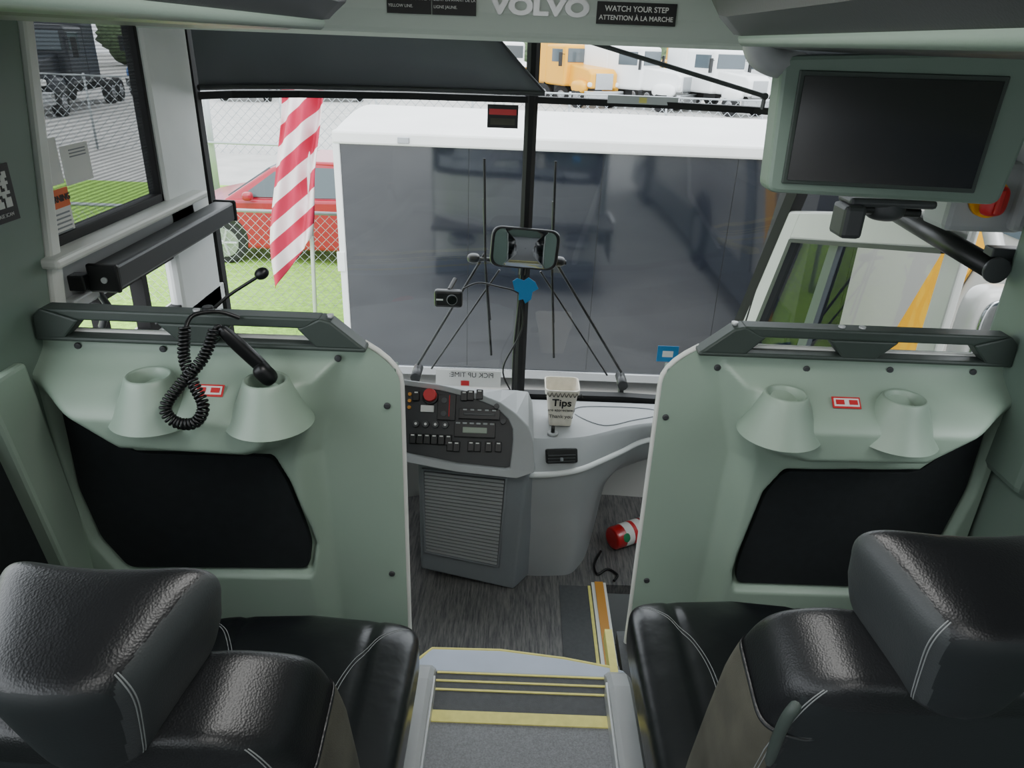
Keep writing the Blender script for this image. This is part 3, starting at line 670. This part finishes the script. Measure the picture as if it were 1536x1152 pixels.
group('roller_blind_tube',[cyl('tube',(1.13,1.78,1.18),(1.11,2.30,1.215),.028,.028,'black',24),cyl('cap',(1.13,1.775,1.18),(1.13,1.785,1.18),.032,.032,'dgrey',24),box('tube_bracket',(1.12,1.2),(1.80,1.84),(1.18,1.23),'dgrey',.004)])
kx,ky,kz=1.085,1.80,1.345
group('emergency_door_valve',[box('valve_box',(1.0,1.2),(1.83,1.95),(1.26,1.43),'lgrey',.015),cyl('yellow_plate',(kx,ky+.03,kz),(kx,ky+.015,kz),.045,.045,'truckyellow',32),cyl('knob_stem',(kx,ky+.015,kz),(kx,ky,kz),.024,.024,'red',24),superell('red_knob',(.032,.014,.036),(1,.6),'redbtn',loc=(kx-.002,ky-.005,kz)),box('knob_grip',(kx-.008,kx+.008),(ky-.028,ky-.008),(kz-.03,kz+.03),'red',.004)])
# ================================================================= CEILING, RACKS, VALANCE
group('ceiling',[box('ceiling_panel',(-1.25,1.25),(-7,3.15),(1.95,2.0),'sage_pale')])
group('wall_back',[box('rear_panel',(-1.25,1.25),(-7.05,-7),(-1,1.945),'sage2')])
VA=[]
prof=[(2.34,1.945),(2.24,1.90),(2.25,1.72),(2.27,1.665),(2.30,1.65),(2.34,1.655),(2.36,1.70),(2.36,1.945)]
VA.append(loft('valance_shell',[[(x,y,z) for y,z in prof] for x in (-1.16,-.6,0,.6,1.14)],'sage_pale',smooth=False,bevel=.01))
group('front_valance',VA)
emb=[text('emblem_letters','VOLVO',.058,(-.018,2.246,1.737),'silver',ext=.006,sx=1.38,bold=.003)]
group('brand_emblem',emb)
sg1=[box('plate_left',(-.436,-.315),(2.243,2.247),(1.71,1.80),'ink'),box('plate_right',(-.312,-.192),(2.243,2.247),(1.71,1.80),'ink')]
for k,l in enumerate(('TO STAND WHILE','STANDING FORWARD THE','YELLOW LINE.')): sg1.append(text('en_line_%d'%k,l,.0105,(-.432,2.241,1.765-k*.018),'paper',align='LEFT',ext=.0002))
for k,l in enumerate(('QUE PERSONNE SE','TIENT EN AVANT DE LA','LIGNE JAUNE.')): sg1.append(text('fr_line_%d'%k,l,.0105,(-.308,2.241,1.765-k*.018),'paper',align='LEFT',ext=.0002))
group('standing_notice_sign',sg1)
sg2=[box('plate',(.137,.354),(2.243,2.247),(1.703,1.758),'ink'),text('line_a','WATCH YOUR STEP',.019,(.245,2.241,1.741),'paper',ext=.0002,bold=.0003),text('line_b','ATTENTION À LA MARCHE',.0165,(.245,2.241,1.719),'paper',ext=.0002,bold=.0003),superell('red_mark',(.03,.002,.02),(1,1),'redbtn',loc=(.245,2.243,1.785))]
group('watch_step_sign',sg2)
for s in (-1,1):
    e=.355 if s<0 else .265
    sec=[(e,1.945),(e,1.74),(e+.01,1.70),(e+.04,1.672),(e+.10,1.655),(e+.25,1.652),(.95,1.658),(1.14,1.665),(1.14,1.945)]
    sec=[(s*a,b) for a,b in sec]
    rings=[[(x,y,z) for x,z in sec] for y in (-6.5,1.36)]+[[(x*(1-.0),1.42,max(z,1.675)) for x,z in sec]]+[[(x,1.46,max(z,1.74)) for x,z in sec]]
    RK=[loft('bin_body',rings,'bin',closed=True,cap=True,smooth=False,bevel=.02)]
    RK.append(tube('lower_trim',[(s*(e+.05),-6.5,1.668),(s*(e+.05),1.37,1.668),(s*(e+.10),1.42,1.675),(s*1.13,1.44,1.68)],.012,'sage2'))
    RK.append(tube('lens_trim',[(s*(e+.004),-6.5,1.735),(s*(e+.004),1.36,1.735),(s*(e+.03),1.44,1.745),(s*1.13,1.47,1.75)],.008,'rubber'))
    RK.append(cyl('front_roll',(s*(e+.1),1.44,1.725),(s*1.13,1.44,1.72),.045,.045,'bin',24,bevel=.015))
    RK.append(cyl('roll_cap',(s*(e+.085),1.44,1.725),(s*(e+.1),1.44,1.725),.03,.048,'sage2',24))
    group('luggage_rack',RK)
X0,X1=.418,.885
mo=[]
mo.append(prism('housing',roundpoly([(X0+.005,1.403),(X1-.01,1.395),(X1+.02,1.67),(X0-.008,1.645)],.02),'y',1.45,1.51,'sage2',.008))
mo.append(prism('bezel_recess',[(.447,1.422),(.818,1.417),(.822,1.625),(.443,1.622)],'y',1.445,1.452,'rail',.002))
mo.append(prism('display',[(.455,1.430),(.808,1.426),(.812,1.616),(.452,1.613)],'y',1.442,1.447,'screen'))
mo.append(tube('hinge_arm',cr([(.36,1.46,1.72),(.365,1.46,1.66),(.40,1.47,1.635),(.45,1.49,1.64)],6),.028,'lgrey'))
mo.append(cyl('hinge_bar',(.36,1.48,1.66),(.9,1.48,1.67),.02,.02,'mgrey',20))
group('ceiling_monitor',mo)
cm=[box('mount_plate',(.70,.90),(1.70,1.78),(1.335,1.355),'dgrey',.008),box('camera_block',(.685,.735),(1.68,1.76),(1.265,1.34),'dgrey',.01),superell('swivel',(.045,.04,.03),(1,.7),'dgrey',loc=(.80,1.74,1.33)),tube('swivel_arm',[(.80,1.74,1.34),(.80,1.72,1.42)],.015,'dgrey'),tube('side_arm',[(.72,1.72,1.33),(.88,1.74,1.32)],.012,'black'),cyl('post',(.80,1.72,1.40),(.80,1.6,1.66),.014,.014,'dgrey',12)]
group('ceiling_camera_mount',cm)
for k,y in enumerate((-4.5,-2.6,-.8,.9)):  # invented ceiling panels with area lights, added to brighten the cabin
    f=box('diffuser',(-.12,.12),(y-.5,y+.5),(1.935,1.95),'fillglow',.004)
    l=bpy.data.lights.new('lamp','AREA'); l.shape='RECTANGLE'; l.size=.3; l.size_y=1.0; l.energy=9; l.color=(1,.98,.95)
    lo=bpy.data.objects.new('fill_light',l); C.objects.link(lo); lo.location=(0,y,1.925)
    group('ceiling_lamp',[f,lo])
# ================================================================= OUTSIDE
GZ=-1.45
group('ground',[box('pavement',(-70,70),(-30,100),(GZ-.2,GZ-.005),'asphalt')])
group('grass_verge',[box('turf',(-14,-1.4),(6.2,16.5),(GZ-.1,GZ-.002),'grass'),box('turf_side',(-14,-3.0),(3.0,6.2),(GZ-.1,GZ-.003),'grass')])
group('coach_nose',[loft('front_skin',[[(x*1.02,y+.06,z) for x,y in bot] for z in (-1.15,-.6,.02)],'coachw'),box('bumper',(-1.15,.98),(3.38,3.50),(-1.2,-.95),'coachg',.04),
   superell('headlamp',(.18,.05,.09),(.5,.7),'chrome',loc=(-.85,3.24,-.75)),superell('headlamp_b',(.18,.05,.09),(.5,.7),'chrome',loc=(.72,3.34,-.75))])
ty=6.5
tl=[box('siding',(-1.62,4.6),(ty,ty+2.5),(-1.25,.82),'trailer'),box('top_rail',(-1.66,4.63),(ty-.03,ty+2.53),(.815,.925),'trwhite',.02),
    box('corner_post',(-1.66,-1.60),(ty-.02,ty+.04),(-1.25,.85),'white',.01),box('bottom_rail',(-1.64,4.6),(ty-.02,ty+.05),(-1.31,-1.22),'chrome',.01),
    loft('roof_skin',[[(x,ty+.02+2.44*t,.92+.10*math.sin(math.pi*t)) for t in [i/12 for i in range(13)]] for x in (-1.64,4.6)],'trwhite')]
for k in range(5): tl.append(box('siding_seam_%d'%k,(-.5+k*1.15,-.496+k*1.15),(ty-.002,ty+.01),(-1.2,.815),'black'))
tl.append(box('latch',(-1.1,-1.0),(ty-.045,ty-.025),(.84,.89),'chrome',.004)); tl.append(box('side_hinge',(-1.68,-1.61),(ty-.035,ty-.015),(-.30,-.12),'white',.004))
for k,x in enumerate((3.0,3.8)): 
    tl.append(cyl('wheel_%d'%k,(x,ty-.02,GZ+.36),(x,ty+.2,GZ+.36),.36,.36,'tyre',40,bevel=.03)); tl.append(cyl('hub_%d'%k,(x,ty-.03,GZ+.36),(x,ty,GZ+.36),.2,.2,'alloy',32))
tl.append(box('front_jack',(-1.5,-1.4),(ty+1.2,ty+1.3),(GZ,-1.2),'steel'))
group('enclosed_trailer',tl)
pc=[prism('body',roundpoly([(2.75,-1.15),(5.3,-1.15),(5.3,2.2),(2.85,2.2),(2.75,1.9)],.15),'y',-5,6.0,'coachb'),
    box('window_band',(2.735,2.76),(-4.6,5.6),(.75,1.75),'carglass'),box('skirt',(2.73,2.76),(-4.9,5.9),(-1.2,-.75),'coachg')]
pc.append(prism('diagonal_stripe',[(3.9,1.6),(4.25,1.6),(5.5,-1.1),(5.15,-1.1)],'x',2.725,2.74,'truckyellow'))
pc.append(prism('diagonal_stripe_b',[(3.1,1.75),(3.5,1.75),(4.6,-1.1),(4.2,-1.1)],'x',2.724,2.74,'coachg'))
for k,y in enumerate((-3.2,1.6)):
    pc.append(cyl('wheel_arch_%d'%k,(2.72,y,GZ+.5),(2.8,y,GZ+.5),.62,.62,'black',40)); pc.append(cyl('wheel_%d'%k,(2.70,y,GZ+.5),(2.95,y,GZ+.5),.5,.5,'tyre',40,bevel=.03)); pc.append(cyl('hub_%d'%k,(2.68,y,GZ+.5),(2.72,y,GZ+.5),.28,.25,'alloy',32))
group('parked_coach',pc)
em=[superell('mirror_housing',(.11,.07,.17),(.5,.5),'coachw',loc=(1.62,2.45,.78)),tube('mirror_arm',cr([(1.25,2.9,1.5),(1.5,2.75,1.4),(1.62,2.5,1.0)],6),.03,'coachw'),superell('mirror_glass',(.09,.01,.14),(.5,.5),'mirror',loc=(1.62,2.385,.78))]
group('wing_mirror',em)
# flag
N1,N2=40,26
vv=[];ff=[]
Lf=cr([(-2.20,7,1.35),(-2.25,7,1.0),(-2.36,7,.5),(-2.49,7,-.2),(-2.47,7,-.68)],8); Rf=cr([(-1.80,7,1.35),(-1.86,7,.95),(-1.94,7,.5),(-1.98,7,.1),(-2.02,7,-.10)],8)
def fl(a,b):
    n=len(Lf)-1; i=min(int(b*n),n-1); t=b*n-i
    l=Vector(Lf[i]).lerp(Vector(Lf[i+1]),t); r=Vector(Rf[i]).lerp(Vector(Rf[i+1]),t)
    p=l.lerp(r,a); p.y+=.07*math.sin(a*9+b*3)+.05*math.sin(a*17+b*2); return p
for j in range(N2*3+1):
    for i in range(N1+1): vv.append(fl(i/N1,j/(N2*3)))
for j in range(N2*3):
    for i in range(N1):
        k=j*(N1+1)+i; ff.append((k,k+1,k+N1+2,k+N1+1)); 
fo=new('cloth',vv,ff,['flagwhite'],smooth=True,solid=.004)
fm=bpy.data.materials.new('flag_stripes'); fm.use_nodes=True; nt=fm.node_tree; b_=nt.nodes['Principled BSDF']; b_.inputs['Roughness'].default_value=.8
tcn=nt.nodes.new('ShaderNodeTexCoord'); sep=nt.nodes.new('ShaderNodeSeparateXYZ'); nt.links.new(tcn.outputs['Object'],sep.inputs[0])
m1=nt.nodes.new('ShaderNodeMath'); m1.operation='MULTIPLY_ADD'; m1.inputs[1].default_value=-.85; nt.links.new(sep.outputs[0],m1.inputs[0]); nt.links.new(sep.outputs[2],m1.inputs[2])
m2=nt.nodes.new('ShaderNodeMath'); m2.operation='MULTIPLY'; m2.inputs[1].default_value=3.2; nt.links.new(m1.outputs[0],m2.inputs[0])
m3=nt.nodes.new('ShaderNodeMath'); m3.operation='FRACT'; nt.links.new(m2.outputs[0],m3.inputs[0])
m4=nt.nodes.new('ShaderNodeMath'); m4.operation='GREATER_THAN'; m4.inputs[1].default_value=.5; nt.links.new(m3.outputs[0],m4.inputs[0])
mx=nt.nodes.new('ShaderNodeMix'); mx.data_type='RGBA'; mx.inputs[6].default_value=srgb('#f3e6ea'); mx.inputs[7].default_value=srgb('#c2274c'); nt.links.new(m4.outputs[0],mx.inputs[0]); nt.links.new(mx.outputs[2],b_.inputs['Base Color'])
fo.data.materials[0]=fm
canton=prism('blue_star_field',[(-2.20,1.35),(-1.80,1.35),(-1.78,1.80),(-2.12,1.84)],'y',7.0,7.004,mat('flag_blue','#2b3560',.8))
stars=[]
for i in range(5):
    for j in range(4):
        cx_,cz_=-2.10+i*.07,1.43+j*.09
        pts=[(cx_+(.022 if k%2==0 else .009)*math.sin(k*math.pi/5),cz_+(.022 if k%2==0 else .009)*math.cos(k*math.pi/5)) for k in range(10)]
        stars.append(prism('star_%d_%d'%(i,j),pts,'y',6.996,7.0,'flagwhite'))
group('american_flag',[fo,canton,cyl('flag_pole',(-2.12,7.1,GZ),(-2.0,7.1,1.9),.022,.018,'white',16),superell('finial',(.04,.04,.04),(1,1),'chrome',loc=(-2.0,7.1,1.93)),tube('flag_tie',[(-2.12,7,1.84),(-2.0,7.08,1.86),(-1.78,7,1.80)],.008,'white')]+stars)
def red_car(x0,y0):
    P=[]
    z=GZ
    low=[(0,.35),(.0,.62),(.10,.76),(.5,.86),(.95,.93),(3.8,1.0),(4.08,.95),(4.15,.6),(4.1,.32),(3.6,.22),(.4,.22)]
    P.append(prism('body',roundpoly([(x0+a,z+b) for a,b in low],.12,5),'y',y0,y0+1.72,'carred',.05,3))
    cab=[(.80,.90),(1.50,1.36),(1.9,1.46),(2.7,1.46),(3.35,1.38),(3.95,.98)]
    P.append(loft('cabin',[[(x0+a,y0+.04,z+b) if b<1 else (x0+a,y0+.22,z+b) for a,b in cab],[(x0+a,y0+1.68,z+b) if b<1 else (x0+a,y0+1.5,z+b) for a,b in cab]],'carred',smooth=False,cap=True,bevel=.03))
    def sw2(pts,n):
        return new(n,[(x0+a,y0+.04+(.18)*(b-.95)/.45-.012,z+b) for a,b in pts],[tuple(range(len(pts)))],'carglass')
    P.append(sw2([(1.08,.97),(1.55,1.31),(2.05,1.38),(2.05,.98)],'front_side_window'));P.append(sw2([(2.13,.98),(2.13,1.38),(2.75,1.38),(2.95,1.33),(2.95,1.0)],'rear_side_window'));P.append(sw2([(3.03,1.0),(3.03,1.32),(3.3,1.27),(3.6,1.02)],'quarter_window'))
    P.append(new('windscreen',[(x0+.86,y0+.15,z+.955),(x0+.86,y0+1.57,z+.955),(x0+1.46,y0+1.45,z+1.35),(x0+1.46,y0+.27,z+1.35)],[(0,1,2,3)],'carglass',solid=.02))
    for k,a in enumerate((.78,3.3)):
        P.append(cyl('arch_%d'%k,(x0+a,y0-.006,z+.36),(x0+a,y0+.1,z+.36),.35,.35,'black',36)); P.append(cyl('tyre_%d'%k,(x0+a,y0-.02,z+.31),(x0+a,y0+.18,z+.31),.31,.31,'tyre',36,bevel=.02)); P.append(cyl('rim_%d'%k,(x0+a,y0-.03,z+.31),(x0+a,y0+.0,z+.31),.21,.2,'alloy',28))
        for q in range(5): 
            an=q*2*math.pi/5; P.append(tube('spoke_%d_%d'%(k,q),[(x0+a,y0-.035,z+.31),(x0+a+.19*math.cos(an),y0-.035,z+.31+.19*math.sin(an))],.018,'silver'))
    P.append(superell('headlight',(.14,.06,.07),(.7,.7),'chrome',loc=(x0+.16,y0+.12,z+.68))); P.append(box('door_line',(x0+2.08,x0+2.09),(y0-.004,y0+.01),(z+.3,z+.95),'black'));P.append(box('door_handle',(x0+1.85,x0+2.0),(y0-.02,y0),(z+.80,z+.83),'carred',.005))
    P.append(superell('door_mirror',(.07,.08,.06),(.7,.7),'carred',loc=(x0+1.22,y0-.08,z+1.0)))
    group('red_car',P)
red_car(-5.1,10.5)
def fence(name,x0,x1,y,z0,z1,sp,r):
    v=[];f=[]
    def seg(a,b):
        k=len(v); d=(b-a).normalized(); n=Vector((-d.z,0,d.x))*r; m=Vector((0,r,0))
        for p in (a,b):
            v.extend([p+n,p+m,p-n,p-m])
        for i in range(4): f.append((k+i,k+(i+1)%4,k+4+(i+1)%4,k+4+i))
    zz=z0+.03
    H=z1-zz; n=int((x1-x0+H)/sp)
    for i in range(n+1):
        for sgn in (1,-1):
            if sgn==1: a=x0-H+i*sp; pa=[a,zz]; pb=[a+H,z1]
            else: a=x0+i*sp; pa=[a,zz]; pb=[a-H,z1]
            def cl(p,q):
                dx=q[0]-p[0]
                ts=sorted(((x0-p[0])/dx,(x1-p[0])/dx)); t0=max(0,ts[0]);t1=min(1,ts[1])
                if t0>=t1: return None
                return [p[0]+dx*t0,p[1]+(q[1]-p[1])*t0],[p[0]+dx*t1,p[1]+(q[1]-p[1])*t1]
            c=cl(pa,pb)
            if c: seg(Vector((c[0][0],y,c[0][1])),Vector((c[1][0],y,c[1][1])))
    P=[new('wire_mesh',v,f,'steel')]
    P.append(cyl('top_rail',(x0,y,z1),(x1,y,z1),.022,.022,'steel',12))
    x=x0
    while x<=x1+.01: P.append(cyl('post_%d'%int(x*10),(x,y+.03,z0),(x,y+.03,z1+.05),.03,.03,'steel',12)); x+=2.6
    group(name,P)
fence('chain_link_fence',-9.5,-1.7,8.6,GZ,GZ+1.2,.11,.003)
fence('chain_link_fence',-30,30,21,GZ,GZ+1.9,.25,.008)
group('gate_frame',[tube('frame',[(-7.2,15,GZ+.05),(-7.2,15,GZ+1.1),(-4.2,15,GZ+1.1),(-4.2,15,GZ+.05)],.035,'steel',True),cyl('post',(-6.2,15.1,GZ),(-6.2,15.1,GZ+2.6),.06,.06,'steel',16)])
def truck(x,y,col,rz=0):
    z=GZ; P=[]
    P.append(box('cab',(-1.2,1.2),(-.2,1.9),(1.0,3.1),col,.15,bseg=3)); P.append(box('sleeper',(-1.2,1.2),(1.7,3.4),(1.0,3.7),col,.2,bseg=3))
    P.append(prism('hood',[(-2.3,1.0),(-2.3,1.75),(-2.0,1.95),(-.1,2.15),(-.1,1.0)],'x',-.85,.85,col,.1,3))
    P.append(box('windshield',(-1.05,1.05),(-.24,-.18),(2.2,2.9),'carglass',.03)); P.append(box('side_window_a',(-1.22,-1.19),(.1,1.2),(2.2,2.85),'carglass',.02)); P.append(box('side_window_b',(1.19,1.22),(.1,1.2),(2.2,2.85),'carglass',.02))
    P.append(box('grille',(-.55,.55),(-2.34,-2.28),(.95,1.75),'chrome',.02)); P.append(box('bumper',(-1.2,1.2),(-2.5,-2.25),(.45,.9),'chrome',.05))
    for s in (-1,1):
        P.append(superell('fender_%d'%s,(.25,.65,.35),(.6,.8),col,loc=(s*.98,-1.45,1.05),nu=24,nv=16)); P.append(superell('headlamp_%d'%s,(.15,.06,.12),(.7,.7),'paper',loc=(s*.85,-2.25,1.2),nu=16,nv=10))
        P.append(box('mirror_%d'%s,(s*1.5-.1,s*1.5+.1),(-.25,-.15),(2.0,2.7),'black',.02)); P.append(tube('mirror_arm_%d'%s,[(s*1.2,-.1,2.6),(s*1.5,-.2,2.6)],.02,'black')); P.append(cyl('exhaust_%d'%s,(s*1.1,2.0,1.0),(s*1.1,2.0,4.1),.08,.08,'chrome',16))
        for k,yy in enumerate((-1.45,4.6,5.8)): P.append(cyl('wheel_%d_%d'%(s,k),(s*.85,yy,.5),(s*1.2,yy,.5),.5,.5,'tyre',28,bevel=.03)); P.append(cyl('hub_%d_%d'%(s,k),(s*1.2,yy,.5),(s*1.22,yy,.5),.26,.2,'alloy',20))
    P.append(box('chassis',(-.45,.45),(1.0,6.4),(.6,.95),'black'))
    e=group('semi_truck',P,(0,0,0)); e.location=(x,y,z); e.rotation_euler=(0,0,rz)
for x,y,c,rz in ((3.1,44,'truckyellow',.5),(6.6,43,'truckwhite',1.0),(10.6,42,'truckwhite',.6),(14.0,44,'truckwhite',.8),(18,43,'truckwhite',.5),(-1.2,50,'truckwhite',.4),(-14,40,'truckwhite',.2),(-10,42,'truckdark',.3),(-18.5,30,'truckdark',.2),(-23,29,'truckdark',.1),(-27.5,28,'truckdark',.2),(-19,41,'truckblue',.3)):
    truck(x,y,c,rz)
ex=[box('tracks',(9.0,12.0),(53,55),(GZ,GZ+.8),'black',.2),box('house',(9.3,11.8),(53,55.2),(GZ+.9,GZ+2.4),'truckyellow',.15),box('turntable',(10,11),(53.5,54.5),(GZ+.7,GZ+1.0),'dgrey'),box('cab',(9.4,10.5),(53,54),(GZ+2.3,GZ+3.6),'truckyellow',.1),box('cab_glass',(9.5,10.4),(52.98,53.02),(GZ+2.6,GZ+3.4),'carglass'),
    tube('boom',[(11.2,54,GZ+2.3),(13.0,54,GZ+5.4),(15.2,54,GZ+4.0)],.22,'truckyellow'),tube('stick',[(15.2,54,GZ+4.0),(14.6,54,GZ+1.8)],.16,'truckyellow'),prism('bucket',[(14.2,GZ+1.9),(15.1,GZ+1.9),(15.2,GZ+1.1),(14.4,GZ+1.0)],'y',53.6,54.4,'dgrey',.05)]
group('excavator',ex)
tm=mat('foliage','#56684a',.9,var=.4,vscale=2,bump=1,bscale=3,dist=.3)
P=[]
for k in range(26):
    x=-60+k*5+random.uniform(-1,1); h=random.uniform(4,6)
    P.append(superell('crown_%d'%k,(3.4,2.4,h/2),(1,1),tm,lambda p:(p.x*(1+.12*math.sin(p.z*4+p.y*3)),p.y,p.z*(1+.1*math.sin(p.x*3))),(x,68+random.uniform(-3,3),GZ+h/2),nu=20,nv=14))
group('tree_line',P)
# ================================================================= LIGHT / WORLD / CAMERA
w=bpy.data.worlds.new('World'); bpy.context.scene.world=w; w.use_nodes=True; nt=w.node_tree; bg=nt.nodes['Background']
bg.inputs[0].default_value=(.90,.95,1,1); bg.inputs[1].default_value=4.0
sl=bpy.data.lights.new('overcast_sun','SUN'); sl.energy=2.5; sl.angle=R(40); so=bpy.data.objects.new('overcast_sun',sl); so.rotation_euler=(R(35),R(15),0); so.location=(0,0,20); C.objects.link(so)
cd=bpy.data.cameras.new('camera'); cd.sensor_width=36; cd.lens=36*1100/1536; cd.clip_start=.03; cd.clip_end=300
co=bpy.data.objects.new('camera',cd); C.objects.link(co)
co.matrix_world=Matrix.Translation((-.055,0,1.65))@Matrix.Rotation(R(65),4,'X')@Matrix.Rotation(R(2.2),4,'Z')
bpy.context.scene.camera=co
